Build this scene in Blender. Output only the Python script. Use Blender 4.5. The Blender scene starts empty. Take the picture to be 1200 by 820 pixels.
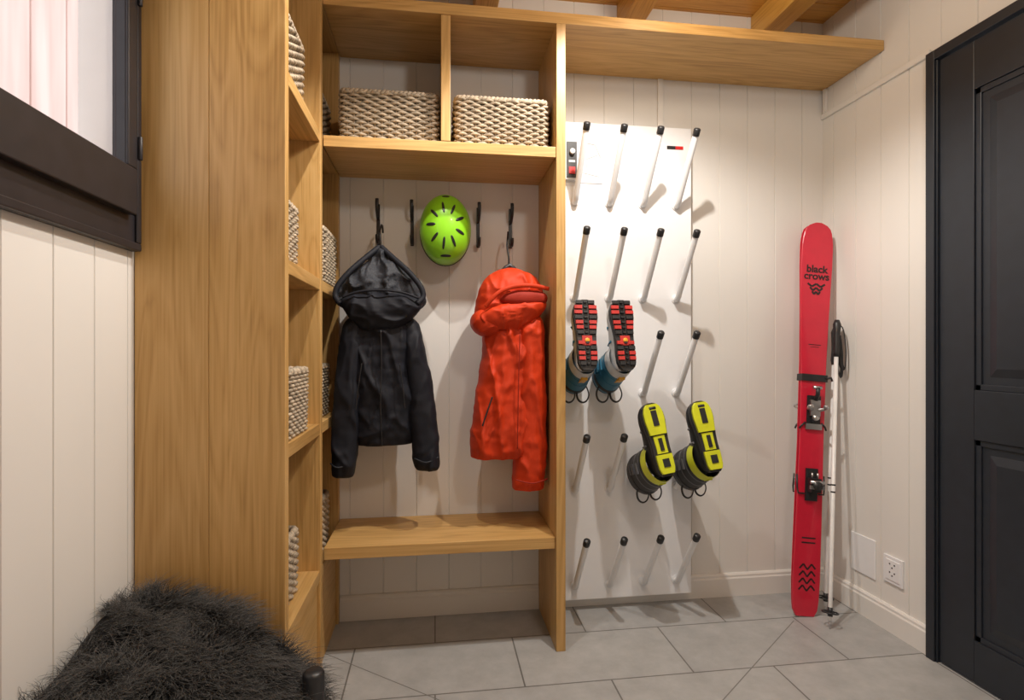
import bpy, math, random
import numpy as np
from mathutils import Vector, Matrix, noise
random.seed(7); np.random.seed(7)
scene=bpy.context.scene
scene.view_settings.view_transform='Standard'
scene.view_settings.look='None'
scene.view_settings.exposure=0.0

# ------------------------------------------------------------ materials
def newmat(name):
    m=bpy.data.materials.new(name); m.use_nodes=True
    nt=m.node_tree; b=nt.nodes['Principled BSDF']
    return m,nt,b
def N(nt,t,**kw):
    n=nt.nodes.new(t)
    for k,v in kw.items():
        if k in n.inputs: n.inputs[k].default_value=v
        else: setattr(n,k,v)
    return n
def ramp(nt,fac,stops):
    r=nt.nodes.new('ShaderNodeValToRGB')
    e=r.color_ramp.elements
    e[0].position=stops[0][0]; e[0].color=(*stops[0][1],1)
    e[1].position=stops[-1][0]; e[1].color=(*stops[-1][1],1)
    for p,c in stops[1:-1]:
        q=e.new(p); q.color=(*c,1)
    nt.links.new(fac,r.inputs[0]); return r.outputs[0]
def plain(name,col,rough=.5,metal=0,var=.08,scale=20,bump=0,bscale=200,spec=None,sheen=0,coat=0):
    m,nt,b=newmat(name)
    tc=N(nt,'ShaderNodeTexCoord')
    no=N(nt,'ShaderNodeTexNoise'); no.inputs['Scale'].default_value=scale; no.inputs['Detail'].default_value=4
    nt.links.new(tc.outputs['Object'],no.inputs['Vector'])
    c0=tuple(max(0,c*(1-var)) for c in col); c1=tuple(min(1,c*(1+var)) for c in col)
    nt.links.new(ramp(nt,no.outputs['Fac'],[(.3,c0),(.7,c1)]),b.inputs['Base Color'])
    b.inputs['Roughness'].default_value=rough; b.inputs['Metallic'].default_value=metal
    if spec is not None: b.inputs['Specular IOR Level'].default_value=spec
    if sheen: b.inputs['Sheen Weight'].default_value=sheen
    if coat: b.inputs['Coat Weight'].default_value=coat
    if bump:
        n2=N(nt,'ShaderNodeTexNoise'); n2.inputs['Scale'].default_value=bscale; n2.inputs['Detail'].default_value=3
        nt.links.new(tc.outputs['Object'],n2.inputs['Vector'])
        bp=N(nt,'ShaderNodeBump'); bp.inputs['Strength'].default_value=bump; bp.inputs['Distance'].default_value=.002
        nt.links.new(n2.outputs['Fac'],bp.inputs['Height']); nt.links.new(bp.outputs[0],b.inputs['Normal'])
    return m
def wood(name,axis,c_dark,c_mid,c_light,rough=.42,fine=1.0):
    m,nt,b=newmat(name); L=nt.links
    tc=N(nt,'ShaderNodeTexCoord'); geo=N(nt,'ShaderNodeNewGeometry')
    off=N(nt,'ShaderNodeVectorMath',operation='SCALE'); 
    comb=N(nt,'ShaderNodeCombineXYZ')
    for i in range(3): L.new(geo.outputs['Random Per Island'],comb.inputs[i])
    L.new(comb.outputs[0],off.inputs[0]); off.inputs['Scale'].default_value=7.3
    add=N(nt,'ShaderNodeVectorMath',operation='ADD')
    L.new(tc.outputs['Object'],add.inputs[0]); L.new(off.outputs[0],add.inputs[1])
    def mapped(across,along):
        mp=N(nt,'ShaderNodeMapping'); s=[across]*3; s[axis]=along
        mp.inputs['Scale'].default_value=s; L.new(add.outputs[0],mp.inputs[0]); return mp.outputs[0]
    n1=N(nt,'ShaderNodeTexNoise'); n1.inputs['Scale'].default_value=1; n1.inputs['Detail'].default_value=3; n1.inputs['Distortion'].default_value=.6
    L.new(mapped(7*fine,.7),n1.inputs['Vector'])
    mul=N(nt,'ShaderNodeMath',operation='MULTIPLY'); mul.inputs[1].default_value=13; L.new(n1.outputs['Fac'],mul.inputs[0])
    pp=N(nt,'ShaderNodeMath',operation='PINGPONG'); pp.inputs[1].default_value=.5; L.new(mul.outputs[0],pp.inputs[0])
    n2=N(nt,'ShaderNodeTexNoise'); n2.inputs['Scale'].default_value=1; n2.inputs['Detail'].default_value=6
    L.new(mapped(170*fine,3),n2.inputs['Vector'])
    n3=N(nt,'ShaderNodeTexNoise'); n3.inputs['Scale'].default_value=1; n3.inputs['Detail'].default_value=2
    L.new(mapped(5,.6),n3.inputs['Vector'])
    a=N(nt,'ShaderNodeMath',operation='MULTIPLY'); a.inputs[1].default_value=.34; L.new(pp.outputs[0],a.inputs[0])
    bb=N(nt,'ShaderNodeMath',operation='MULTIPLY_ADD'); bb.inputs[1].default_value=.55; L.new(n2.outputs['Fac'],bb.inputs[0]); L.new(a.outputs[0],bb.inputs[2])
    cc=N(nt,'ShaderNodeMath',operation='MULTIPLY_ADD'); cc.inputs[1].default_value=.42; L.new(n3.outputs['Fac'],cc.inputs[0]); L.new(bb.outputs[0],cc.inputs[2])
    col=ramp(nt,cc.outputs[0],[(.34,c_dark),(.56,c_mid),(.8,c_light)])
    hsv=N(nt,'ShaderNodeHueSaturation'); L.new(col,hsv.inputs['Color'])
    mr=N(nt,'ShaderNodeMapRange'); mr.inputs[3].default_value=.92; mr.inputs[4].default_value=1.08
    L.new(geo.outputs['Random Per Island'],mr.inputs[0]); L.new(mr.outputs[0],hsv.inputs['Value'])
    L.new(hsv.outputs[0],b.inputs['Base Color'])
    b.inputs['Roughness'].default_value=rough
    bp=N(nt,'ShaderNodeBump'); bp.inputs['Strength'].default_value=.12; bp.inputs['Distance'].default_value=.001
    L.new(n2.outputs['Fac'],bp.inputs['Height']); L.new(bp.outputs[0],b.inputs['Normal'])
    return m
OD,OM,OL=(.41,.225,.068),(.58,.345,.118),(.68,.43,.175)
oak_x=wood('oak_x',0,OD,OM,OL); oak_y=wood('oak_y',1,OD,OM,OL); oak_z=wood('oak_z',2,OD,OM,OL)
pine_y=wood('pine_beam',1,(.52,.26,.05),(.70,.40,.085),(.78,.48,.12))
pine_x=wood('pine_plank',0,(.46,.21,.04),(.62,.32,.065),(.70,.40,.09))
white_wall=plain('white_paint',(.795,.775,.745),.55,var=.015,scale=3,bump=.05,bscale=60)
white_trim=plain('white_trim',(.80,.78,.75),.45,var=.01)
board_white=plain('board_white',(.85,.86,.885),.35,var=.01)
peg_white=plain('peg_white',(.82,.83,.85),.3,var=.01)
black_pl=plain('black_plastic',(.018,.018,.02),.4,var=.2)
dark_frame=plain('dark_frame',(.020,.018,.022),.38,var=.15)
door_dark=plain('door_paint',(.017,.021,.030),.38,var=.1)
steel=plain('steel',(.55,.55,.56),.3,metal=1,var=.05)
def exterior():
    m,nt,b=newmat('exterior_wood'); L=nt.links
    tc=N(nt,'ShaderNodeTexCoord'); mp=N(nt,'ShaderNodeMapping'); mp.inputs['Scale'].default_value=(6,9,.8)
    L.new(tc.outputs['Object'],mp.inputs[0])
    no=N(nt,'ShaderNodeTexNoise'); no.inputs['Scale'].default_value=1.2; L.new(mp.outputs[0],no.inputs['Vector'])
    L.new(ramp(nt,no.outputs['Fac'],[(.3,(.56,.38,.33)),(.7,(.70,.53,.475))]),b.inputs['Base Color'])
    b.inputs['Roughness'].default_value=.7; return m
ext_mat=exterior()
def floor_mat():
    m,nt,b=newmat('floor_tile'); L=nt.links
    tc=N(nt,'ShaderNodeTexCoord'); mp=N(nt,'ShaderNodeMapping')
    mp.inputs['Location'].default_value=(-.305+6.1,-2.2+3.3,0)
    L.new(tc.outputs['Object'],mp.inputs[0])
    br=N(nt,'ShaderNodeTexBrick'); L.new(mp.outputs[0],br.inputs['Vector'])
    br.offset=.5; br.inputs['Scale'].default_value=1; br.inputs['Mortar Size'].default_value=.0030
    br.inputs['Mortar Smooth'].default_value=.1
    br.inputs['Brick Width'].default_value=.61; br.inputs['Row Height'].default_value=.33
    br.inputs['Color1'].default_value=(.41,.41,.41,1); br.inputs['Color2'].default_value=(.455,.455,.45,1)
    br.inputs['Mortar'].default_value=(.17,.165,.155,1)
    no=N(nt,'ShaderNodeTexNoise'); no.inputs['Scale'].default_value=9; no.inputs['Detail'].default_value=8; no.inputs['Roughness'].default_value=.7
    L.new(tc.outputs['Object'],no.inputs['Vector'])
    mx=N(nt,'ShaderNodeMix',data_type='RGBA',blend_type='MULTIPLY'); mx.inputs['Factor'].default_value=1
    L.new(br.outputs['Color'],mx.inputs[6])
    L.new(ramp(nt,no.outputs['Fac'],[(.3,(.76,.76,.76)),(.7,(1,1,1))]),mx.inputs[7])
    sx=N(nt,'ShaderNodeSeparateXYZ'); L.new(tc.outputs['Object'],sx.inputs[0])
    cur=mx.outputs[2]
    for (ax,ay,bx,by) in [(1.51,2.17,.70,1.52),(-.42,2.185,.35,1.57)]:
        l=math.hypot(bx-ax,by-ay); nx,ny=-(by-ay)/l,(bx-ax)/l; tx,ty=(bx-ax)/l,(by-ay)/l
        def dot(px,py,c):
            a=N(nt,'ShaderNodeMath',operation='MULTIPLY'); a.inputs[1].default_value=px; L.new(sx.outputs[0],a.inputs[0])
            c2=N(nt,'ShaderNodeMath',operation='MULTIPLY_ADD'); c2.inputs[1].default_value=py; L.new(sx.outputs[1],c2.inputs[0]); L.new(a.outputs[0],c2.inputs[2])
            s=N(nt,'ShaderNodeMath',operation='SUBTRACT'); s.inputs[1].default_value=c; L.new(c2.outputs[0],s.inputs[0])
            q=N(nt,'ShaderNodeMath',operation='ABSOLUTE'); L.new(s.outputs[0],q.inputs[0]); return q.outputs[0]
        d=dot(nx,ny,ax*nx+ay*ny); t=dot(tx,ty,ax*tx+ay*ty+l/2)
        lt=N(nt,'ShaderNodeMath',operation='LESS_THAN'); lt.inputs[1].default_value=.002; L.new(d,lt.inputs[0])
        l2=N(nt,'ShaderNodeMath',operation='LESS_THAN'); l2.inputs[1].default_value=l/2; L.new(t,l2.inputs[0])
        mm=N(nt,'ShaderNodeMath',operation='MULTIPLY'); L.new(lt.outputs[0],mm.inputs[0]); L.new(l2.outputs[0],mm.inputs[1])
        mz=N(nt,'ShaderNodeMix',data_type='RGBA'); L.new(mm.outputs[0],mz.inputs['Factor']); L.new(cur,mz.inputs[6]); mz.inputs[7].default_value=(.17,.165,.155,1)
        cur=mz.outputs[2]
    L.new(cur,b.inputs['Base Color']); b.inputs['Roughness'].default_value=.45
    bp=N(nt,'ShaderNodeBump'); bp.inputs['Strength'].default_value=.1; bp.inputs['Distance'].default_value=.002
    L.new(no.outputs['Fac'],bp.inputs['Height']); L.new(bp.outputs[0],b.inputs['Normal'])
    return m
wicker=plain('wicker',(.43,.35,.255),.7,var=.45,scale=45,bump=.3)
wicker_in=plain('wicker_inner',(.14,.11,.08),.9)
def cloth(name,col,sheen=0,rough=.65):
    return plain(name,col,rough,var=.1,scale=8,bump=.2,bscale=900,sheen=sheen,spec=.3)
c_black=cloth('shell_black',(.010,.011,.017)); c_lining=plain('lining_grey',(.026,.029,.038),.7,var=.6,scale=160)
c_orange=cloth('shell_orange',(.58,.040,.006),0,.6); c_orange2=cloth('orange_dark',(.30,.017,.005))
helm_green=plain('helmet_green',(.29,.72,.02),.35,var=.03,coat=.2)
ski_red=plain('ski_red',(.60,.013,.04),.3,var=.04,coat=.3)

# ------------------------------------------------------------ mesh builder
class B:
    def __init__(s): s.v=[];s.f=[];s.m=[];s.s=[]
    def add(s,vs,fs,m=0,sm=False):
        o=len(s.v); s.v+= [tuple(p) for p in vs]
        for f in fs: s.f.append(tuple(i+o for i in f)); s.m.append(m); s.s.append(sm)
    def box(s,x0,x1,y0,y1,z0,z1,m=0,M=None):
        vs=[Vector((x,y,z)) for x in (x0,x1) for y in (y0,y1) for z in (z0,z1)]
        if M is not None: vs=[M@v for v in vs]
        s.add(vs,[(0,1,3,2),(4,6,7,5),(0,4,5,1),(2,3,7,6),(0,2,6,4),(1,5,7,3)],m)
    def loft(s,rings,m=0,cap0=True,cap1=True,sm=True,closed=False):
        n=len(rings[0]); vs=[p for r in rings for p in r]; fs=[]
        R=len(rings)
        for i in range(R if closed else R-1):
            for j in range(n):
                a=i*n+j;b2=i*n+(j+1)%n; c=((i+1)%R)*n+(j+1)%n; d=((i+1)%R)*n+j
                fs.append((a,b2,c,d))
        if not closed:
            if cap0: fs.append(tuple(range(n))[::-1])
            if cap1: fs.append(tuple((R-1)*n+j for j in range(n)))
        s.add(vs,fs,m,sm)
    def tube(s,path,r,m=0,n=8,closed=False,flat=None):
        P=[Vector(p) for p in path]; K=len(P); rings=[]
        up=None
        for i in range(K):
            if closed: t=P[(i+1)%K]-P[i-1]
            else: t=P[min(i+1,K-1)]-P[max(i-1,0)]
            t.normalize()
            if up is None:
                up=Vector((0,0,1)) if abs(t.z)<.9 else Vector((1,0,0))
            a=t.cross(up); 
            if a.length<1e-4: a=t.cross(Vector((0,1,0)))
            a.normalize(); b2=a.cross(t).normalized(); 
            if not closed: up=b2
            rr=r[i] if isinstance(r,(list,tuple)) else r
            fa,fb=(flat if flat else (1,1))
            rings.append([P[i]+a*math.cos(2*math.pi*k/n)*rr*fa+b2*math.sin(2*math.pi*k/n)*rr*fb for k in range(n)])
        s.loft(rings,m,closed=closed)
    def build(s,name,mats,bevel=0,seg=2,M=None,parent=None,sub=0):
        me=bpy.data.meshes.new(name); me.from_pydata(s.v,[],s.f)
        if not isinstance(mats,(list,tuple)): mats=[mats]
        for x in mats: me.materials.append(x)
        me.polygons.foreach_set('material_index',s.m); me.polygons.foreach_set('use_smooth',s.s)
        me.update()
        import bmesh
        bm=bmesh.new(); bm.from_mesh(me); bmesh.ops.recalc_face_normals(bm,faces=bm.faces); bm.to_mesh(me); bm.free()
        o=bpy.data.objects.new(name,me); scene.collection.objects.link(o)
        if M is not None: o.matrix_world=M
        if parent: o.parent=parent
        if bevel:
            md=o.modifiers.new('bevel','BEVEL'); md.width=bevel; md.segments=seg; md.limit_method='ANGLE'; md.angle_limit=.9
        return o

# ------------------------------------------------------------ room
XL,XR,YB,YF,ZC=-.78,1.85,2.44,-1.3,2.72
b=B(); b.box(XL-.1,XR+.1,YF-.1,YB+.1,-.06,0); b.build('floor',floor_mat())
def paneled(bd,axis,fixed,inw,a0,a1,z0,z1,step=.14,phase=0):
    pts=[(a0,0)]
    k=math.ceil((a0-phase+.004)/step)
    while phase+k*step<a1-.004:
        c=phase+k*step; pts+= [(c-.0026,0),(c-.0010,-.004),(c+.0010,-.004),(c+.0026,0)]; k+=1
    pts.append((a1,0)); th=.05
    pts+= [(a1,-th),(a0,-th)]
    def P(a,o,z): return (a,fixed+inw*o,z) if axis==0 else (fixed+inw*o,a,z)
    n=len(pts); vs=[P(a,o,z0) for a,o in pts]+[P(a,o,z1) for a,o in pts]
    fs=[(i,(i+1)%n,n+(i+1)%n,n+i) for i in range(n)]+[tuple(range(n)),tuple(range(n,2*n))]
    bd.add(vs,fs)
b=B(); paneled(b,0,YB,-1,XL-.05,XR+.05,0,ZC,phase=.06); b.build('wall_back',white_wall)
D0,D1=.93,1.812
b=B(); paneled(b,1,XR,-1,YF,D0-.037,0,ZC,phase=2.37); paneled(b,1,XR,-1,D0-.037,1.849,2.257,ZC,phase=2.37); paneled(b,1,XR,-1,1.849,YB,0,ZC,phase=2.37)
b.build('wall_right',white_wall)
b=B(); paneled(b,0,YF,1,XL-.05,XR+.05,0,ZC); b.build('wall_front',white_wall)
WY0,WY1,WZ0,WZ1=.45,1.565,1.405,2.25
b=B(); paneled(b,1,XL,1,YF,YB,0,WZ0,phase=1.263); paneled(b,1,XL,1,YF,YB,WZ1,ZC,phase=1.263)
paneled(b,1,XL,1,YF,WY0,WZ0,WZ1,phase=1.263); paneled(b,1,XL,1,WY1,YB,WZ0,WZ1,phase=1.263)
b.build('wall_left',white_wall)
b=B()
y=YF
while y<YB:
    b.box(XL-.05,XR+.05,y+.001,min(y+.118,YB+.05),ZC,ZC+.03); y+=.12
b.box(XL-.05,XR+.05,YF-.05,YB+.05,ZC+.03,ZC+.06)
b.build('ceiling',pine_x,bevel=.003)
for i,x in enumerate((-.44,.215,.87,1.525)):
    b=B(); b.box(x-.05,x+.05,YF,YB,2.60,ZC+.001); b.build('ceiling_beam' if i==0 else 'ceiling_beam.%03d'%i,pine_y,bevel=.006)
def baseb(name,axis,fixed,inw,a0,a1,h=.105,t=.016):
    prof=[(0,0),(t,0),(t,h*.78),(t*.75,h*.84),(t*.75,h*.93),(t*.4,h),(0,h)]
    P=(lambda a,o,z:(a,fixed+inw*o,z)) if axis==0 else (lambda a,o,z:(fixed+inw*o,a,z))
    b=B(); n=len(prof); vs=[P(a0,o,z) for o,z in prof]+[P(a1,o,z) for o,z in prof]
    b.add(vs,[(i,(i+1)%n,n+(i+1)%n,n+i) for i in range(n)]+[tuple(range(n)),tuple(range(n,2*n))])
    b.build(name,white_trim)
baseb('baseboard_back',0,YB,-1,-.40,.457); baseb('baseboard_back.001',0,YB,-1,.495,XR)
baseb('baseboard_right',1,XR,-1,1.852,YB-.016); baseb('baseboard_left',1,XL,1,YF,1.57)
b=B(); b.box(XR-.012,XR,1.85,YB,2.255,2.28); b.box(XR-.014,XR,2.405,2.425,2.28,2.394); b.build('trim_1',white_trim,bevel=.003)
b=B(); b.box(1.012,1.038,YB-.016,YB,2.158,2.394); b.build('trim_2',white_trim,bevel=.003)

# window -------------------------------------------------------
b=B()
def frame(bd,x0,x1,y0,y1,z0,z1,w,m=0,wb=None,wr=None):
    wb=wb or w; wr=wr or w
    bd.box(x0,x1,y0,y1,z0,z0+wb,m); bd.box(x0,x1,y0,y1,z1-w,z1,m)
    bd.box(x0,x1,y0,y0+w,z0+wb,z1-w,m); bd.box(x0,x1,y1-wr,y1,z0+wb,z1-w,m)
frame(b,-.782,-.765,WY0,WY1,WZ0,WZ1,.075,wb=.09,wr=.05)
frame(b,-.765,-.757,WY0,WY1,WZ0,WZ1,.02)
frame(b,-.782,-.744,WY0+.045,1.518,1.49,WZ1-.05,.055,wb=.115,wr=.042)
frame(b,-.775,-.749,WY0+.09,1.481,1.598,WZ1-.10,.006,m=0)
for z in (1.66,2.05): b.tube([(-.74,1.522,z-.03),(-.74,1.522,z+.03)],.006,0)
b.box(-.87,-.783,1.495,1.55,1.40,2.3,1); b.box(-.87,-.783,.42,.49,1.40,2.3,1); b.box(-.87,-.783,.49,1.495,1.40,1.57,1); b.box(-.87,-.783,.49,1.495,2.2,2.3,1)
b.build('window_1',[dark_frame,white_trim],bevel=.003)
b=B(); y=-.5
while y<6: b.box(-2.03,-2.0,y+.004,y+.27,0,4.5); y+=.275
b.box(-2.0,-1.9,2.55,2.72,0,4.5)
b.build('exterior_cladding',ext_mat,bevel=.006)

# door --------------------------------------------------------
b=B()
b.box(1.822,XR+.04,D1,1.848,0,2.256); b.box(1.822,XR+.04,D0-.036,D0,0,2.256); b.box(1.822,XR+.04,D0,D1,2.22,2.256)
b.box(1.83,XR,D1-.006,D1,0,2.22)
xf=1.838
b.box(xf,XR+.03,1.673,D1-.008,.005,2.215); b.box(xf,XR+.03,D0+.002,D0+.135,.005,2.215)
for z0,z1 in ((.005,.15),(.841,1.012),(2.047,2.215)): b.box(xf,XR+.03,D0+.135,1.673,z0,z1)
for z0,z1 in ((.15,.841),(1.012,2.047)):
    y0,y1=D0+.135,1.673
    b.box(1.850,XR+.03,y0,y1,z0,z1)
    e=.020
    for (a0,a1,c0,c1) in ((y0,y1,z0,z0+e),(y0,y1,z1-e,z1),(y0,y0+e,z0,z1),(y1-e,y1,z0,z1)): b.box(1.844,XR+.002,a0,a1,c0,c1)
    q=.075; r1=[(1.850,y0+q-.03,z0+q-.03),(1.850,y1-q+.03,z0+q-.03),(1.850,y1-q+.03,z1-q+.03),(1.850,y0+q-.03,z1-q+.03)]
    r2=[(1.841,y0+q,z0+q),(1.841,y1-q,z0+q),(1.841,y1-q,z1-q),(1.841,y0+q,z1-q)]
    b.loft([r1,r2],0,sm=False)
b.tube([(1.838,D0+.06,1.02),(1.79,D0+.06,1.02),(1.785,D0+.075,1.02),(1.785,D0+.18,1.02)],.009,1)
b.build('door_1',[door_dark,steel],bevel=.002)

# electrical plates -------------------------------------------
b=B(); b.box(XR-.006,XR,2.113,2.254,.175,.342); b.build('blank_cover_plate',board_white,bevel=.004)
b=B(); b.box(XR-.008,XR,1.972,2.068,.198,.308,0); b.box(XR-.011,XR-.007,1.985,2.055,.212,.294,0)
for dy,dz in ((-.012,.012),(.012,.012),(0,-.002),(-.012,-.022),(.012,-.022),(0,-.034)):
    b.tube([(XR-.0125,2.02+dy,.258+dz+.008),(XR-.010,2.02+dy,.258+dz+.008)],.0035,1)
b.build('wall_power_outlet',[board_white,black_pl],bevel=.002)

# ------------------------------------------------------------ cabinets
T=.04
b=B()
b.box(.458,.494,2.07,2.438,0,2.395,0)
b.box(-.40,XR-.002,2.07,2.438,2.395,2.437,1)
b.box(-.399,.457,2.074,2.438,1.885,1.925,1)
b.box(.022,.057,2.073,2.438,1.926,2.394,0)
b.box(-.399,.457,2.085,2.438,.388,.432,1)
b.box(-.40,.457,2.41,2.438,.35,.387,1)
b.build('coat_niche_with_bench',[oak_z,oak_x],bevel=.0018)
b=B()
x0,x1=XL+.002,-.401
b.box(x0,-.5955,1.571,1.606,0,2.437,0); b.box(-.595,x1,1.5705,1.606,0,2.437,0)
b.box(x0+.016,x1,2.034,2.069,0,2.394,0); b.box(x0+.016,x1,2.403,2.438,0,2.394,0)
b.box(x0,x0+.016,1.607,2.438,0,2.394,0)
for zt in (.372,.89,1.402,1.925):
    b.box(x0+.017,x1-.002,1.607,2.033,zt-T,zt,1); b.box(x0+.017,x1-.002,2.07,2.402,zt-T,zt,1)
b.box(x0,x1,1.607,2.438,2.395,2.437,1)
b.box(-.43,-.412,1.607,2.033,0,.331,1); b.box(-.43,-.412,2.07,2.402,0,.331,1)
b.build('built_in_cubby_shelving',[oak_z,oak_y],bevel=.0018)

# ------------------------------------------------------------ wicker baskets
def basket_mesh(w,d,h,name):
    bd=B(); r=.03
    def rr(s,off):
        W=w/2-r; D=d/2-r; segs=[2*W,math.pi*r/2,2*D,math.pi*r/2]*2
        P=sum(segs); s=(s%1)*P
        starts=[((-W,-D-r),(1,0)),None,((W+r,-D),(0,1)),None,((W,D+r),(-1,0)),None,((-W-r,D),(0,-1)),None]
        cen=[None,(W,-D),None,(W,D),None,(-W,D),None,(-W,-D)]; a0=[None,-90,None,0,None,90,None,180]
        for i,L in enumerate(segs):
            if s<=L or i==7:
                if i%2==0:
                    (sx,sy),(dx,dy)=starts[i]; nx,ny=dy,-dx
                    return sx+dx*s+nx*off, sy+dy*s+ny*off
                a=math.radians(a0[i]+90*s/L); c=cen[i]
                return c[0]+math.cos(a)*(r+off), c[1]+math.sin(a)*(r+off)
            s-=L
    per=2*(w+d)-8*r+2*math.pi*r
    ns=int(per/.026); ns+=ns%2
    rows=int(h/.0115); M=ns*4
    for j in range(rows):
        z=.006+j*(h-.022)/(rows-1); path=[]
        for i in range(M):
            s=i/M; off=.0055*math.cos(math.pi*ns*s+j*math.pi)+random.uniform(-.0006,.0006)
            x,y=rr(s,off-.008+.004*math.sin(z*9)); path.append((x,y,z+random.uniform(-.0007,.0007)))
        bd.tube(path,.0053,0,n=6,closed=True)
    for i in range(ns):
        x,y=rr((i+.0)/ns,-.008); bd.tube([(x,y,0),(x,y,h-.008)],.0038,0,n=5)
    for ph in (0,math.pi):
        path=[]
        for i in range(M):
            s=i/M; a=2*math.pi*round(ns*.8)*s+ph
            x,y=rr(s,-.008+.006*math.cos(a)); path.append((x,y,h-.010+.006*math.sin(a)))
        bd.tube(path,.0072,0,n=6,closed=True)
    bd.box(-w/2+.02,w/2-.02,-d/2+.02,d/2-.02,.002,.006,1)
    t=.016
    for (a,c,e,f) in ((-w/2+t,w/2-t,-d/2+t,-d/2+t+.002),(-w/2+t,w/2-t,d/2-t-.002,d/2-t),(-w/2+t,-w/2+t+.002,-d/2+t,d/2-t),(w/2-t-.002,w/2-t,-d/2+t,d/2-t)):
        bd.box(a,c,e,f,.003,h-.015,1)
    o=bd.build(name,[wicker,wicker_in]); return o
big=basket_mesh(.368,.27,.198,'wicker_basket')
big.location=(-.170,2.255,1.926)
cnt=[0]
def dup(o,loc,rz=0):
    cnt[0]+=1; n=bpy.data.objects.new('wicker_basket.%03d'%cnt[0],o.data); scene.collection.objects.link(n); n.location=loc; n.rotation_euler=(0,0,rz); return n
dup(big,(.258,2.255,1.926),math.pi)
cnt[0]+=1
side=basket_mesh(.32,.27,.205,'wicker_basket.%03d'%cnt[0])
side.location=(-.570,1.765,.891)
for (x,y,z) in [(-.582,1.76,1.926),(-.60,1.76,1.403),(-.60,1.76,.373),(-.562,2.232,1.403),(-.59,2.232,.891),(-.59,2.232,.373),(-.585,2.232,1.926)]:
    dup(side,(x,y,z),math.pi*random.choice((0,1)))

# ------------------------------------------------------------ hooks
for i,x in enumerate((-.241,-.098,.045,.188,.331)):
    b=B(); z0=1.60
    b.box(x-.007,x+.007,YB-.006,YB,z0,z0+.175)
    b.tube([(x,YB-.004,z0+.02),(x,YB-.02,z0+.004),(x,YB-.045,z0+.002),(x,YB-.06,z0+.018),(x,YB-.062,z0+.035)],.007,0,flat=(1,.5))
    b.tube([(x,YB-.004,z0+.11),(x,YB-.03,z0+.115),(x,YB-.055,z0+.135),(x,YB-.065,z0+.165),(x,YB-.06,z0+.185)],.0075,0,flat=(1,.5))
    b.build('coat_hook' if i==0 else 'coat_hook.%03d'%i,black_pl,bevel=.001)

# ------------------------------------------------------------ helmet
b=B(); hc=Vector((.043,2.318,1.648)); R=Vector((.106,.105,.143))
def hp(u,v,off=0):
    rr=min(.999,math.hypot(u,v)); w=math.sqrt(1-rr**2.3) if rr<1 else 0
    p=Vector((u*R.x,-w*R.y,v*R.z)); n=Vector((u/R.x,-w/R.y,v/R.z)).normalized()
    return hc+p+n*off
C48=[2*math.pi*k/48 for k in range(48)]
rings=[]
for i in range(26):
    rad=math.sin((i/25)*math.pi/2)
    rings.append([hp(max(rad,.01)*math.cos(a),max(rad,.01)*math.sin(a)) for a in C48])
for sc,dy in ((.985,.048),(.90,.05),(.8,-.02)):
    rings.append([Vector((hc.x+R.x*sc*math.cos(a),hc.y+dy,hc.z+R.z*sc*math.sin(a))) for a in C48])
b.loft(rings,0)
b.tube([Vector((hc.x+R.x*.97*math.cos(a),hc.y+.048,hc.z+R.z*.97*math.sin(a))) for a in C48],.005,1,closed=True)
def slot(cu,cv,ang,L,W,m=1):
    pts=[]; n=20
    for k in range(n):
        a=2*math.pi*k/n; x=math.copysign(abs(math.cos(a))**.8,math.cos(a))*L; y=math.sin(a)*W
        pts.append((cu+(x*math.cos(ang)-y*math.sin(ang)),cv+(x*math.sin(ang)+y*math.cos(ang))))
    outer=[hp(u,v,.0012) for u,v in pts]; inner=[hp(cu+(u-cu)*.75,cv+(v-cv)*.75,.0016) for u,v in pts]; base=[hp(u,v,-.002) for u,v in pts]
    b.loft([base,outer,inner],m,cap0=False)
for deg in (22,62,100,140,178,222,262,300,340):
    a=math.radians(deg); slot(.56*math.cos(a),.50*math.sin(a),a,.17,.046)
slot(0,.86,0,.14,.03); slot(0,-.82,0,.2,.03)
b.tube([(hc.x-.06,2.36,1.56),(hc.x-.03,2.362,1.53),(hc.x+.02,2.362,1.525),(hc.x+.06,2.36,1.56)],.005,1)
b.build('ski_helmet',[helm_green,black_pl])

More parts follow.
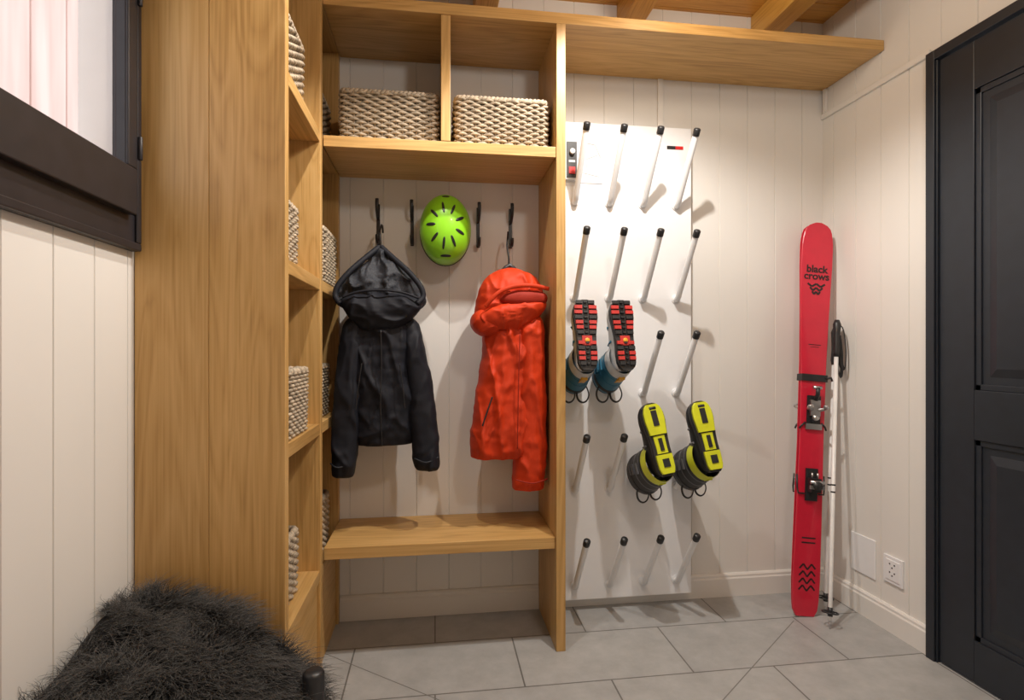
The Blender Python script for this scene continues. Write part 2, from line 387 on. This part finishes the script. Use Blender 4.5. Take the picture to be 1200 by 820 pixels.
# ------------------------------------------------------------ jackets
def interp_keys(keys,n):
    K=np.array(keys,float); t=np.linspace(0,len(K)-1,n); out=[]
    for q in t:
        i=min(int(q),len(K)-2); f=q-i
        p0=K[max(i-1,0)];p1=K[i];p2=K[i+1];p3=K[min(i+2,len(K)-1)]
        out.append(.5*((2*p1)+(-p0+p2)*f+(2*p0-5*p1+4*p2-p3)*f*f+(-p0+3*p1-3*p2+p3)*f**3))
    return out
def ridge(q): return 1-min(1,abs(noise.noise(q))*3.2)
def garment(bd,keys,m,conv,n=60,seg=56,amp=.010,fx=26,fz=3.0,seed=0,xmin=None,xmax=None,slant=0,pw=.8,rd=1.0):
    rings=[]
    for K in interp_keys(keys,n):
        py,l,r,yf,yb=K; xl,z=conv(l,py); xr,_=conv(r,py)
        cx=(xl+xr)/2; hx=(xr-xl)/2; cy=(yf+yb)/2; hy=(yb-yf)/2; ring=[]
        for k in range(seg):
            a=2*math.pi*k/seg; ca,sa=math.cos(a),math.sin(a)
            x=cx+hx*math.copysign(abs(ca)**pw,ca); y=cy+hy*math.copysign(abs(sa)**pw,sa)
            sd=0 if y<cy else 5
            f=.8*noise.noise(Vector((x*fx*.5+seed,z*fz+x*slant,seed*1.7+sd)))
            f+=.9*rd*(ridge(Vector((x*fx*.38+seed*2+z*2,z*fz*.9-x*4,seed+sd)))**2-.25)
            f+=.5*rd*(ridge(Vector((x*fx*.6-z*5+seed,z*fz*1.6+x*6,seed+sd+9)))**2-.2)
            f+=.25*noise.noise(Vector((x*30,z*36,seed)))
            e=min(1,hx/.03)
            y-=amp*f*e*1.2*(1 if sa<.3 else .3)
            x+=amp*.5*math.copysign(1,ca)*(noise.noise(Vector((seed*3,z*13,math.copysign(1,ca)*4)))+.5*noise.noise(Vector((seed*3,z*37,math.copysign(1,ca)*4))))
            if xmin is not None: x=max(x,xmin)
            if xmax is not None: x=min(x,xmax)
            ring.append(Vector((x,min(y,2.425),z)))
        rings.append(ring)
    bd.loft(rings,m)
cb=lambda px,py:(.0178+(px-515)*.00336,1.15-(py-410)*.00343)
b=B(); xm=-.392
garment(b,[(366,425,468,2.22,2.36),(376,410,484,2.19,2.37),(392,408,487,2.17,2.38),(430,411,486,2.165,2.38),(470,413,487,2.165,2.38),(500,414,487,2.17,2.38),(516,418,484,2.18,2.375),(519,420,482,2.20,2.37)],0,cb,n=120,seg=130,amp=.014,seed=1.3,xmin=xm)
garment(b,[(368,420,432,2.24,2.33),(378,405,430,2.20,2.33),(400,400,430,2.18,2.32),(440,396,428,2.17,2.30),(490,392,425,2.165,2.29),(530,391,421,2.165,2.28),(548,391,418,2.17,2.275),(553,393,416,2.19,2.27)],0,cb,n=100,seg=60,amp=.010,seed=4.1,xmin=xm,fz=5)
garment(b,[(370,470,480,2.24,2.33),(380,468,491,2.20,2.33),(400,471,496,2.18,2.33),(430,475,503,2.17,2.32),(470,479,510,2.165,2.30),(510,482,514,2.165,2.29),(540,484,516,2.17,2.285),(548,487,514,2.19,2.28)],0,cb,n=100,seg=60,amp=.010,seed=8.6,fz=5)
garment(b,[(289,442,448,2.27,2.31),(296,437,453,2.25,2.34),(303,431,461,2.24,2.36),(312,421,471,2.22,2.37),(324,408,482,2.20,2.38),(336,398,493,2.19,2.385),(345,393,497,2.19,2.385),(352,393,498,2.19,2.385),(359,399,495,2.20,2.38),(366,412,484,2.21,2.37),(372,425,470,2.23,2.35)],1,cb,n=80,seg=110,amp=.020,seed=2.2,fx=44,fz=9,xmin=xm)
def strip(bd,pts,conv,r,m,flat=None,n=6):
    P=interp_keys(pts,30); bd.tube([(conv(p[0],p[1])[0],p[2],conv(p[0],p[1])[1]) for p in P],r,m,n=n,flat=flat)
strip(b,[(444,290,2.27),(430,304,2.235),(413,322,2.20),(401,338,2.185),(398,350,2.18),(404,359,2.165)],cb,.011,0,n=10)
strip(b,[(446,290,2.27),(462,305,2.235),(480,322,2.20),(493,338,2.185),(496,350,2.18),(489,358,2.165)],cb,.011,0,n=10)
garment(b,[(345,436,462,2.19,2.24),(349,412,486,2.165,2.25),(355,404,494,2.145,2.25),(364,406,493,2.135,2.25),(374,413,484,2.145,2.25),(384,422,472,2.16,2.25),(390,434,462,2.19,2.24)],0,cb,n=60,seg=90,amp=.012,seed=5.2,slant=2,fz=8)
strip(b,[(407,352,2.155),(425,346,2.15),(449,344,2.148),(472,346,2.15),(491,352,2.155)],cb,.005,0)
strip(b,[(449,388,2.155),(450,430,2.146),(449,470,2.146),(450,517,2.165)],cb,.0025,2)
strip(b,[(470,425,2.152),(474,455,2.150),(476,475,2.15)],cb,.002,2); strip(b,[(428,425,2.152),(424,455,2.15),(422,475,2.15)],cb,.002,2)
strip(b,[(392,536,2.19),(402,539,2.158),(418,536,2.19)],cb,.0025,1); strip(b,[(486,533,2.19),(500,536,2.158),(514,532,2.19)],cb,.0025,1)
x,z=cb(445,291)
b.tube([(x,2.29,z-.02),(x,2.29,z+.03),(x-.004,2.30,z+.075),(x-.001,2.33,z+.105),(x,2.365,z+.11),(x,2.385,z+.085)],.0038,2)
b.tube([(x-.05,2.29,z-.045),(x-.02,2.29,z-.018),(x,2.29,z-.005),(x+.02,2.29,z-.018),(x+.05,2.29,z-.045)],.009,2)
b.build('black_ski_jacket',[c_black,c_lining,black_pl])

co=lambda px,py:(.315+(px-600)*.00352,1.15-(py-410)*.0035)
b=B(); xM=.452
garment(b,[(360,580,622,2.22,2.34),(374,568,628,2.18,2.36),(392,567,631,2.17,2.37),(430,562,632,2.16,2.375),(470,556,632,2.155,2.375),(505,552,631,2.155,2.375),(526,550,626,2.16,2.37),(534,551,618,2.175,2.36)],0,co,n=130,seg=140,amp=.015,seed=11.3,xmax=xM,fx=34,fz=2.0)
garment(b,[(362,612,622,2.22,2.30),(375,606,633,2.17,2.32),(400,604,636,2.15,2.33),(440,603,637,2.145,2.33),(490,602,638,2.145,2.33),(535,600,638,2.15,2.32),(560,599,637,2.155,2.31),(570,600,636,2.17,2.30)],0,co,n=120,seg=70,amp=.011,seed=14.2,xmax=xM,fx=30,fz=4)
garment(b,[(362,562,575,2.21,2.30),(370,552,584,2.17,2.32),(380,550,586,2.16,2.33),(389,556,586,2.17,2.32),(394,565,582,2.20,2.31)],0,co,n=50,seg=60,amp=.012,seed=17.9,fz=8)
garment(b,[(314,592,602,2.25,2.32),(317,582,614,2.22,2.34),(324,571,628,2.185,2.36),(336,563,635,2.16,2.375),(348,559,637,2.16,2.375),(360,556,635,2.165,2.37),(372,556,628,2.18,2.36),(380,566,618,2.20,2.34)],0,co,n=90,seg=110,amp=.014,seed=21.4,xmax=xM,fx=30,fz=6)
garment(b,[(343,592,630,2.15,2.22),(348,584,636,2.138,2.22),(355,582,636,2.137,2.22),(361,592,630,2.15,2.22)],1,co,n=30,seg=50,amp=.004,seed=31,xmax=xM,slant=3)  # dark orange shape paints in the shade inside the hood opening
strip(b,[(637,341,2.152),(618,338,2.140),(598,339,2.138),(582,345,2.136),(572,354,2.138),(566,362,2.150)],co,.0085,0,n=12,flat=(.6,1))
garment(b,[(354,606,634,2.16,2.22),(358,584,636,2.137,2.23),(364,568,634,2.128,2.24),(372,560,628,2.133,2.24),(380,562,618,2.145,2.24),(387,572,606,2.165,2.23)],0,co,n=46,seg=80,amp=.010,seed=38.3,xmax=xM,fx=30,fz=9,slant=5)
strip(b,[(573,462,2.139),(568,476,2.135),(562,494,2.139)],co,.0034,2)
strip(b,[(604,392,2.143),(602,450,2.137),(601,520,2.140)],co,.0022,1)
strip(b,[(600,556,2.16),(618,559,2.139),(636,556,2.16)],co,.003,1)
x,z=co(597,316)
b.tube([(x,2.29,z-.02),(x,2.29,z+.05),(x-.006,2.30,z+.11),(x+.002,2.33,z+.17),(x+.008,2.37,z+.175),(x+.008,2.385,z+.15)],.0038,2)
b.tube([(x-.035,2.27,z-.012),(x-.015,2.27,z+.010),(x,2.27,z+.020),(x+.015,2.27,z+.010),(x+.035,2.27,z-.012)],.010,2)
b.build('orange_ski_jacket',[c_orange,c_orange2,black_pl])

# ------------------------------------------------------------ boot drying board with pegs
b=B()
BY=2.38
b.box(.515,1.15,BY,BY+.022,.05,2.152,0)
for x in (.6,1.08):
    b.box(x-.03,x+.03,BY+.022,YB-.001,1.9,2.0,1); b.box(x-.03,x+.03,BY+.022,YB-.001,.3,.4,1)
cols=(.607,.764,.92,1.077); rows=[2.053-.421*i for i in range(5)]
for zt in rows:
    for x in cols:
        zb=zt-.245
        path=[(x,BY+.003,zb-.010),(x,BY-.012,zb-.010),(x,BY-.028,zb+.000),(x,BY-.038,zb+.018)]
        path+= [(x,BY-.20,zt)]
        b.tube(path,.0128,1,n=14)
        d=Vector((0,-.164,.227)).normalized(); p=Vector((x,BY-.20,zt))
        b.tube([p-d*.012,p+d*.014,p+d*.018],[.0145,.0145,.011],2,n=14)
        b.tube([(x,BY-.004,zb-.008),(x,BY,zb-.008)],.020,1,n=14)
b.box(.560,.616,BY-.026,BY,1.893,2.062,5)
b.box(.566,.611,BY-.030,BY-.026,1.90,2.055,2)
b.box(.575,.603,BY-.034,BY-.03,1.915,1.945,3); b.tube([(.589,BY-.045,2.01),(.589,BY-.03,2.01)],.012,5)
b.box(.575,.603,BY-.031,BY-.03,1.965,1.975,5)
b.box(.622,.735,BY-.003,BY,1.885,2.085,4)
b.box(1.035,1.075,BY-.002,BY,2.055,2.07,2); b.box(1.075,1.112,BY-.002,BY,2.055,2.07,3)
for q in [((.640,2.065),(.70,2.055)),((.70,2.055),(.725,2.0)),((.645,1.93),(.72,1.915)),((.66,1.99),(.71,2.01)),((.66,1.99),(.665,1.935))]:
    (xa,za),(xb,zb2)=q; b.tube([(xa,BY-.0035,za),(xb,BY-.0035,zb2)],.0012,6,n=4)
red_pl=plain('red_plastic',(.6,.02,.02),.4); paper=plain('paper',(.66,.68,.71),.25); boxg=plain('box_grey',(.6,.6,.6),.4); ink=plain('ink_grey',(.35,.36,.38),.5)
b.build('boot_dryer_peg_board',[board_white,peg_white,black_pl,red_pl,paper,boxg,ink],bevel=.0015)

# ------------------------------------------------------------ ski boots
def boot(name,heel,toe,mats,pattern,lat=0,cs=1.0):
    """mats: 0 sole edge,1 lug,2 shell,3 cuff,4 buckle,5 liner,6 accent"""
    heel=Vector(heel); toe=Vector(toe); X=(toe-heel).normalized(); L=(toe-heel).length
    Zr=Vector((lat,.95,-.30)); Z=(Zr-X*Zr.dot(X)).normalized(); Y=Z.cross(X)
    M=Matrix(((X.x,Y.x,Z.x,heel.x),(X.y,Y.y,Z.y,heel.y),(X.z,Y.z,Z.z,heel.z),(0,0,0,1)))
    b=B(); k=L/.295
    xs=[0,.012,.03,.07,.11,.15,.19,.225,.255,.278,.292,.295]; ws=[.020,.032,.038,.040,.038,.040,.045,.050,.048,.039,.022,.010]
    hw=lambda x: float(np.interp(x,xs,ws))
    def outline(sc,z):
        n=24; t=[.1475*(1-math.cos(math.pi*i/n)) for i in range(n+1)]
        P=[(x,hw(x)*sc,z) for x in t]+[(x,-hw(x)*sc,z) for x in t[::-1]]
        return [M@Vector((p[0]*k,p[1],p[2])) for p in P]
    b.loft([outline(.98,.004),outline(1.02,.008),outline(1.02,.022),outline(.95,.026)],0,sm=False)
    if pattern==0:
        for i in range(13):
            x=.018+i*.0215
            if .105<x<.135: continue
            w=hw(x)*.93
            for s in (-1,1):
                b.box(x*k,(x+.014)*k,min(s*.30*w,s*w),max(s*.30*w,s*w),-.004,.005,1 if i%3 else 0,M)
            b.box((x+.003)*k,(x+.011)*k,-.18*w,.18*w,-.005,.005,0,M)
        b.box(.10*k,.14*k,-.020,.020,-.001,.006,1,M)
        b.tube([M@Vector((.12*k,0,-.004)),M@Vector((.12*k,0,0))],.010,6)
    else:
        def pad(xa,xb,m,wf=.86,z=-.005):
            t=np.linspace(xa,xb,12); P=[(x,hw(x)*wf) for x in t]+[(x,-hw(x)*wf) for x in t[::-1]]
            b.loft([[M@Vector((p[0]*k,p[1],.006)) for p in P],[M@Vector((p[0]*k,p[1],z)) for p in P],[M@Vector((p[0]*k,p[1]*.9,z-.002)) for p in P]],m,sm=False)
        pad(.010,.085,1); pad(.165,.288,1); pad(.09,.16,1,.6,.0)
        b.box(.20*k,.262*k,-.012,.012,-.010,-.004,0,M); b.box(.035*k,.068*k,-.014,.014,-.010,-.004,0,M); b.box(.10*k,.15*k,-.008,.008,-.006,0,0,M)
        b.tube([M@Vector((.272*k,-.014,-.005)),M@Vector((.272*k,.014,-.005))],.006,0)
    rings=[]
    for x in np.linspace(.003,.29,30):
        w=hw(x)*.99
        h=float(np.interp(x,[0,.02,.06,.10,.14,.18,.22,.26,.29],[.075,.10,.12,.115,.10,.082,.070,.058,.038]))
        ring=[]
        for a in [2*math.pi*j/28 for j in range(28)]:
            ca,sa=math.cos(a),math.sin(a)
            y=w*math.copysign(abs(ca)**.7,ca); z=.02+(h-.02)/2+(h-.02)/2*math.copysign(abs(sa)**.75,sa)
            ring.append(M@Vector((x*k,y,z)))
        rings.append(ring)
    b.loft(rings,2)
    def ring_c(z,sc,fr=1):
        cx=float(np.interp(z,[.06,.14,.22,.30],[.058,.045,.028,.018])); rx=float(np.interp(z,[.06,.12,.2,.26,.30],[.064,.068,.072,.076,.078]))*sc*cs; ry=float(np.interp(z,[.06,.12,.2,.26,.30],[.048,.051,.055,.059,.060]))*sc*cs
        return [M@Vector(((cx+rx*math.cos(a)),ry*math.sin(a),z+.016*math.cos(a)*fr)) for a in [2*math.pi*j/32 for j in range(32)]]
    zs=[.06,.09,.12,.15,.18,.21,.235,.245]
    b.loft([ring_c(z,1.03) for z in zs]+[ring_c(.248,.97)]+[ring_c(.248,.90),ring_c(.12,.85)],3,cap0=False,cap1=False)
    b.loft([ring_c(.23,.98),ring_c(.262,.96),ring_c(.270,.90),ring_c(.262,.82),ring_c(.14,.78)],5,cap0=False,cap1=False)
    for z0,z1,m in ((.215,.232,0),(.168,.176,4),(.125,.132,4)):
        b.loft([ring_c(z0,1.035),ring_c(z0,1.055),ring_c(z1,1.055),ring_c(z1,1.035)],m,cap0=False,cap1=False,sm=False)
    b.loft([ring_c(.055,1.05),ring_c(.085,1.07),ring_c(.105,1.05)],6 if pattern==1 else 2,cap0=False,cap1=False)
    for x,h in ((.13,.108),(.19,.083)):
        w=hw(x)+.002
        b.tube([M@Vector((x*k,-w,.05)),M@Vector((x*k,-w*.7,h)),M@Vector((x*k,0,h+.006)),M@Vector((x*k,w*.7,h)),M@Vector((x*k,w,.05))],.005,4,n=6)
        b.box((x-.008)*k,(x+.008)*k,w-.006,w+.008,.045,.075,4,M)
    for z in (.13,.17,.20):
        for s in (-1,1): b.box(.03,.075,s*.060*cs-.004,s*.060*cs+.004,z,z+.012,4,M)
    b.box(-.026*cs,-.014,-.012,.012,.07,.20,6 if pattern==0 else 1,M)
    for yy in (-.03,.03):
        c=M@Vector((-.045,yy,.24)); pts=[c+Vector((-.012,-.005,.03)),c+Vector((-.026,-.02,.0)),c+Vector((-.022,-.028,-.026)),c+Vector((-.004,-.030,-.038)),c+Vector((.016,-.026,-.030)),c+Vector((.026,-.02,-.004)),c+Vector((.018,-.008,.028))]
        P=interp_keys([tuple(p) for p in pts],22); b.tube([tuple(p) for p in P],.0045,0,n=6,flat=(1,.5))
    return b.build(name,mats,bevel=.001,seg=1)
blk=plain('boot_black',(.02,.02,.022),.45); redl=plain('lug_red',(.52,.03,.025),.5); shellw=plain('shell_white',(.62,.63,.64),.4)
blue=plain('cuff_blue',(.025,.16,.27),.4); grey=plain('liner_blue',(.022,.10,.17),.7); greyb=plain('liner_black',(.03,.03,.033),.8); yel=plain('boot_yellow',(.66,.70,.02),.4); orng=plain('badge_yellow',(.7,.35,.02),.5); dgrey=plain('buckle_grey',(.10,.10,.11),.35)
S1=[blk,redl,shellw,blue,blue,grey,orng]; S2=[blk,yel,blk,blk,dgrey,greyb,yel]
boot('ski_boot',(.586,2.07,1.075),(.590,2.145,1.352),S1,0)
boot('ski_boot.001',(.744,2.07,1.075),(.738,2.145,1.352),S1,0,-.06)
boot('ski_boot.002',(.908,2.065,.657),(.861,2.145,.936),S2,1,-.04,1.14)
boot('ski_boot.003',(1.106,2.065,.668),(1.070,2.145,.942),S2,1,-.02,1.14)

# ------------------------------------------------------------ skis
def basis(o,X,Z):
    Z=Z.normalized(); X=(X-Z*X.dot(Z)).normalized(); Y=Z.cross(X)
    return Matrix(((X.x,Y.x,Z.x,o.x),(X.y,Y.y,Z.y,o.y),(X.z,Y.z,Z.z,o.z),(0,0,0,1)))
P0=Vector((1.580,2.20,.003)); P1=Vector((1.757,2.355,1.735))
M=basis(P0,Vector((1,-.12,0)),P1-P0); L=(P1-P0).length
wd=lambda s: float(np.interp(s,[0,.02,.06,.15,.45,.75,1.1,1.4,1.55,1.65,1.70,1.73,1.748,1.757],[.040,.052,.057,.060,.056,.0525,.057,.068,.0725,.072,.067,.056,.038,.014]))
def ski(bd,sgn):
    n=70; rings=[]
    for i in range(n+1):
        s=L*i/n if i<60 else L*(60/n)+(L*(1-60/n))*math.sin((i-60)/10*math.pi/2)
        w=wd(s*1.757/L); th=.006+.005*math.exp(-((s-.75)/.5)**2)
        c=.006*math.sin(math.pi*min(1,s/1.3))
        bend=(max(0,s-1.35)**2)*.06
        y=sgn*(.001+bend+c)
        r=[(-w,y),(w,y),(w,y+sgn*th*.6),(w-.003,y+sgn*th),(-w+.003,y+sgn*th),(-w,y+sgn*th*.6)]
        rings.append([M@Vector((p[0],p[1],s)) for p in r])
    bd.loft(rings,0,sm=False)
def top_y(s,sgn=-1):
    th=.006+.005*math.exp(-((s-.75)/.5)**2); return sgn*(.001+(max(0,s-1.35)**2)*.06+.006*math.sin(math.pi*min(1,s/1.3))+th)
b=B(); ski(b,-1); ski(b,1)
for sg in (-1,1):
    def bx(x0,x1,d0,d1,z0,z1,m):
        y0=sg*abs(top_y((z0+z1)/2))
        ya,yb2=y0+sg*d0,y0+sg*d1; b.box(x0,x1,min(ya,yb2),max(ya,yb2),z0,z1,m,M)
    def tb(pts,r,m,n=8):
        b.tube([M@Vector((p[0],sg*(abs(top_y(p[2]))+p[1]),p[2])) for p in pts],r,m,n=n)
    bx(-.030,.030,0,.006,.80,.95,1); bx(-.022,.022,.006,.02,.86,.93,2)
    for s2 in (-1,1):
        tb([(s2*.012,.015,.885),(s2*.034,.022,.892),(s2*.040,.042,.90),(s2*.026,.046,.905)],.008,2)
        tb([(s2*.036,.006,.83),(s2*.052,.004,.815),(s2*.060,.0,.80)],.004,1)
    tb([(0,.02,.93),(0,.035,.955),(0,.035,.985)],.009,1); tb([(-.018,.03,.985),(.018,.03,.985)],.008,2)
    bx(-.036,.036,0,.010,.80,.825,2); tb([(0,.01,.85),(0,.03,.855)],.014,2,12); bx(-.012,.012,.006,.02,.83,.85,1)
    bx(-.026,.026,0,.008,.49,.63,1); bx(-.022,.022,.008,.045,.53,.59,1); tb([(0,.008,.56),(0,.06,.56)],.020,1,14)
    tb([(-.03,.05,.575),(.03,.05,.575)],.007,2); bx(-.03,.03,.045,.055,.545,.56,2); tb([(-.012,.03,.59),(-.012,.03,.612)],.004,2); tb([(.012,.03,.59),(.012,.03,.612)],.004,2)
    for s2 in (-1,1): tb([(s2*.03,.006,.52),(s2*.056,.004,.52),(s2*.060,.0,.545),(s2*.060,-.006,.60)],.0035,1)
b.loft([[M@Vector((x,y,z)) for x,y in ((-.058,-.022),(.058,-.022),(.058,.022),(-.058,.022))] for z in (1.015,1.045)],1,sm=False)
b.tube([M@Vector((.05,-.024,1.03)),M@Vector((.068,-.03,1.035)),M@Vector((.074,-.03,1.02))],.005,1)
tx_black=plain('graphic_black',(.02,.01,.012),.4)
def ribbon(pts,w,m):
    for (a,c) in zip(pts[:-1],pts[1:]):
        a=Vector(a);c=Vector(c); d=(c-a).normalized(); n2=Vector((-d.y,d.x))*w/2
        b.add([M@Vector((q.x,top_y(q.y)-.0009,q.y)) for q in (a-n2,a+n2,c+n2,c-n2)],[(0,1,2,3)],m)
for i in range(3):
    z=1.462-i*.018; w=.040-i*.011
    ribbon([(-w,z),(-w/2,z-.014),(0,z),(w/2,z-.014),(w,z)],.009,3)
ribbon([(-.028,1.18),(.028,1.18)],.003,3); ribbon([(-.02,1.17),(.02,1.17)],.002,3)
for i in range(4):
    z=.20-i*.03; ribbon([(-.035,z),(-.018,z+.02),(0,z-.004),(.018,z+.02),(.035,z)],.007,3)
ribbon([(-.03,.33),(.03,.33)],.006,3); ribbon([(-.03,.31),(.03,.31)],.006,3)
skis=b.build('red_skis',[ski_red,black_pl,steel,tx_black])
def text(body,size,z,parent):
    c=bpy.data.curves.new('lettering','FONT'); c.body=body; c.size=size; c.align_x='CENTER'; c.space_line=.7; c.extrude=.0004; c.offset=.0011
    c.materials.append(tx_black); o=bpy.data.objects.new('lettering',c); scene.collection.objects.link(o)
    Rm=Matrix(((1,0,0,0),(0,0,-1,top_y(z)-.0012),(0,1,0,z),(0,0,0,1)))
    o.matrix_world=M@Rm@Matrix.Rotation(math.radians(1.0),4,'X'); o.parent=parent
text('black\ncrows',.047,1.515,skis)

pole_white=plain('pole_white',(.80,.80,.80),.3)
def pole(name,A,C,strapdir):
    A=Vector(A);C=Vector(C); d=(C-A).normalized(); L=(C-A).length; b=B(); at=lambda s:A+d*s
    b.tube([at(.0),at(.03)],[.002,.004],2); b.tube([at(.03),at(.06),at(L-.16)],[.006,.0080,.0090],0,n=12)
    Mb=basis(at(.065),Vector((1,0,0)),d)
    b.tube([Mb@Vector((.03*math.cos(a),.03*math.sin(a),0)) for a in [2*math.pi*i/20 for i in range(20)]],.003,1,closed=True)
    for i in range(4):
        a=math.pi/2*i; b.tube([Mb@Vector((0,0,.004)),Mb@Vector((.03*math.cos(a),.03*math.sin(a),0))],.003,1)
    b.tube([at(.05),at(.085)],.010,1)
    for s in (.55,.58): b.tube([at(s),at(s+.006)],.0095,1)
    b.tube([at(L-.17),at(L-.15),at(L-.10),at(L-.05),at(L-.02),at(L)],[.010,.014,.0125,.0145,.017,.010],1,n=12)
    s=Vector(strapdir); p=at(L-.02)
    pts=[p,p+s*.03+Vector((0,0,-.02)),p+s*.045+Vector((0,0,-.12)),p+s*.03+Vector((0,-.01,-.20)),p+s*.005+Vector((0,-.015,-.17)),p+Vector((0,-.012,-.05))]
    b.tube([tuple(q) for q in interp_keys([tuple(q) for q in pts],24)],.009,1,n=6,flat=(1,.3))
    b.build(name,[pole_white,black_pl,steel])
pole('ski_pole',(1.612,2.085,.0),(1.803,2.285,1.285),(.6,-.5,0))
pole('ski_pole.001',(1.690,2.215,.0),(1.825,2.325,1.25),(.1,-.8,0))

# ------------------------------------------------------------ stool with sheepskin
b=B()
for x in (-.735,-.292):
    for y in (.95,1.40): b.tube([(x,y,0),(x,y,.365),(x,y,.372)],[.026,.026,.020] ,0,n=16)
b.box(-.735,-.292,.94,.96,.12,.16); b.box(-.735,-.292,1.39,1.41,.12,.16); b.box(-.745,-.725,.95,1.40,.12,.16); b.box(-.302,-.282,.95,1.40,.12,.16)
b.box(-.75,-.36,.93,1.42,.20,.26,0)
stool=b.build('footstool',black_pl,bevel=.004)
def hgt(x,y):
    z=float(np.interp(x,[-.78,-.7,-.6,-.52,-.45,-.38,-.33,-.29,-.26],[.512,.520,.508,.468,.418,.355,.30,.235,.17]))
    z-=.11*max(0,(1.42-y))/.5; z-=max(0,.95-y)*1.2; z+=.018*noise.noise(Vector((x*7,y*7,0)))
    return z
b=B(); nx,ny=40,40; X=np.linspace(-.772,-.262,nx); Yv=np.linspace(.86,1.535,ny)
vs=[]
for yy in Yv:
    for xx in X: vs.append((xx,yy,hgt(xx,yy)))
for yy in Yv:
    for xx in X: vs.append((xx,yy,hgt(xx,yy)-.012))
fs=[]
for j in range(ny-1):
    for i in range(nx-1):
        a=j*nx+i; fs.append((a,a+1,a+nx+1,a+nx)); a+=nx*ny; fs.append((a,a+nx,a+nx+1,a+1))
b.add(vs,fs,0,True)
skin_m=plain('sheepskin_hide',(.012,.012,.013),.9)
skin=b.build('sheepskin_throw',skin_m)
n=30000; K=8
pos=np.zeros((n*K,3),np.float32); rad=np.zeros(n*K,np.float32)
for i in range(n):
    x=random.uniform(-.765,-.265); y=random.uniform(.87,1.53); z=hgt(x,y)
    e=.004; nrm=Vector((-(hgt(x+e,y)-z)/e,-(hgt(x,y+e)-z)/e,1)).normalized()
    cell=Vector((x*13,y*13,0)); fl=noise.noise_vector(cell)
    d=(nrm*.7+Vector((fl.x*1.6+.25,fl.y*1.6-.15,fl.z*.3))+Vector((random.gauss(0,.20),random.gauss(0,.20),random.gauss(0,.1)))).normalized()
    Lh=random.uniform(.035,.078)*(1+.5*fl.z); curl=Vector((random.gauss(0,1),random.gauss(0,1),-.8-random.random()))*.42
    p=Vector((x,y,z)); ph=random.random()*6
    for k in range(K):
        t=k/(K-1)
        q=p+d*Lh*t+curl*Lh*t*t*.6+Vector((math.sin(ph+t*7),math.cos(ph+t*7),0))*.0035*t
        q.x=max(q.x,-.778); q.y=min(q.y,1.568)
        pos[i*K+k]=q; rad[i*K+k]=.00065*(1-t*.8)
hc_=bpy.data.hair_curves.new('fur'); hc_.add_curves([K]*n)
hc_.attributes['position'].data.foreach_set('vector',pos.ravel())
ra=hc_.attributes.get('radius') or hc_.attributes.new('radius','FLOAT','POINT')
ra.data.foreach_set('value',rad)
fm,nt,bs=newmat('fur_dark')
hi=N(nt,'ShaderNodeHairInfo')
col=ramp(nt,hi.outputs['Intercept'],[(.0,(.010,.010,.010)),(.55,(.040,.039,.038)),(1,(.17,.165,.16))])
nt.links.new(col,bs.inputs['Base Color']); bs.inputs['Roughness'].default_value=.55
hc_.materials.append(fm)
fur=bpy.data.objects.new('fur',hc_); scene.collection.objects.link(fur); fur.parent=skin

# ------------------------------------------------------------ lights
def lamp(name,typ,loc,e,col,size=.06,rot=None,cone=150):
    l=bpy.data.lights.new(name,typ); l.energy=e; l.color=col
    l.shadow_soft_size=size
    if typ=='SPOT': l.spot_size=math.radians(cone); l.spot_blend=.5
    o=bpy.data.objects.new(name,l); scene.collection.objects.link(o); o.location=loc
    if rot: o.rotation_euler=rot
    return o
W=(1,.945,.87)
lamp('ceiling_spot','SPOT',(.66,1.60,2.58),84,W,.018,cone=140)
lamp('ceiling_spot.001','SPOT',(-.08,1.50,2.58),40,W,.018,cone=110)
lamp('fill_light','POINT',(.75,.3,2.5),23,(1,.945,.88),.08)  # added fill light for the whole room, not a known fixture
lamp('fill_light.001','POINT',(.9,1.7,2.50),6.5,(1,.88,.70),.05)  # added warm fill that brightens the ceiling wood and shelf top
w=bpy.data.worlds.new('World'); scene.world=w; w.use_nodes=True
nt=w.node_tree; bg=nt.nodes['Background']; bg.inputs[0].default_value=(.95,.96,1,1); bg.inputs[1].default_value=2.0

cam=bpy.data.cameras.new('camera'); cam.lens=19.5; cam.sensor_width=36; cam.sensor_fit='HORIZONTAL'; cam.clip_start=.05
co_=bpy.data.objects.new('camera',cam); scene.collection.objects.link(co_); co_.location=(0,0,1.15); co_.rotation_euler=(math.radians(90),0,math.radians(-7.9))
scene.camera=co_
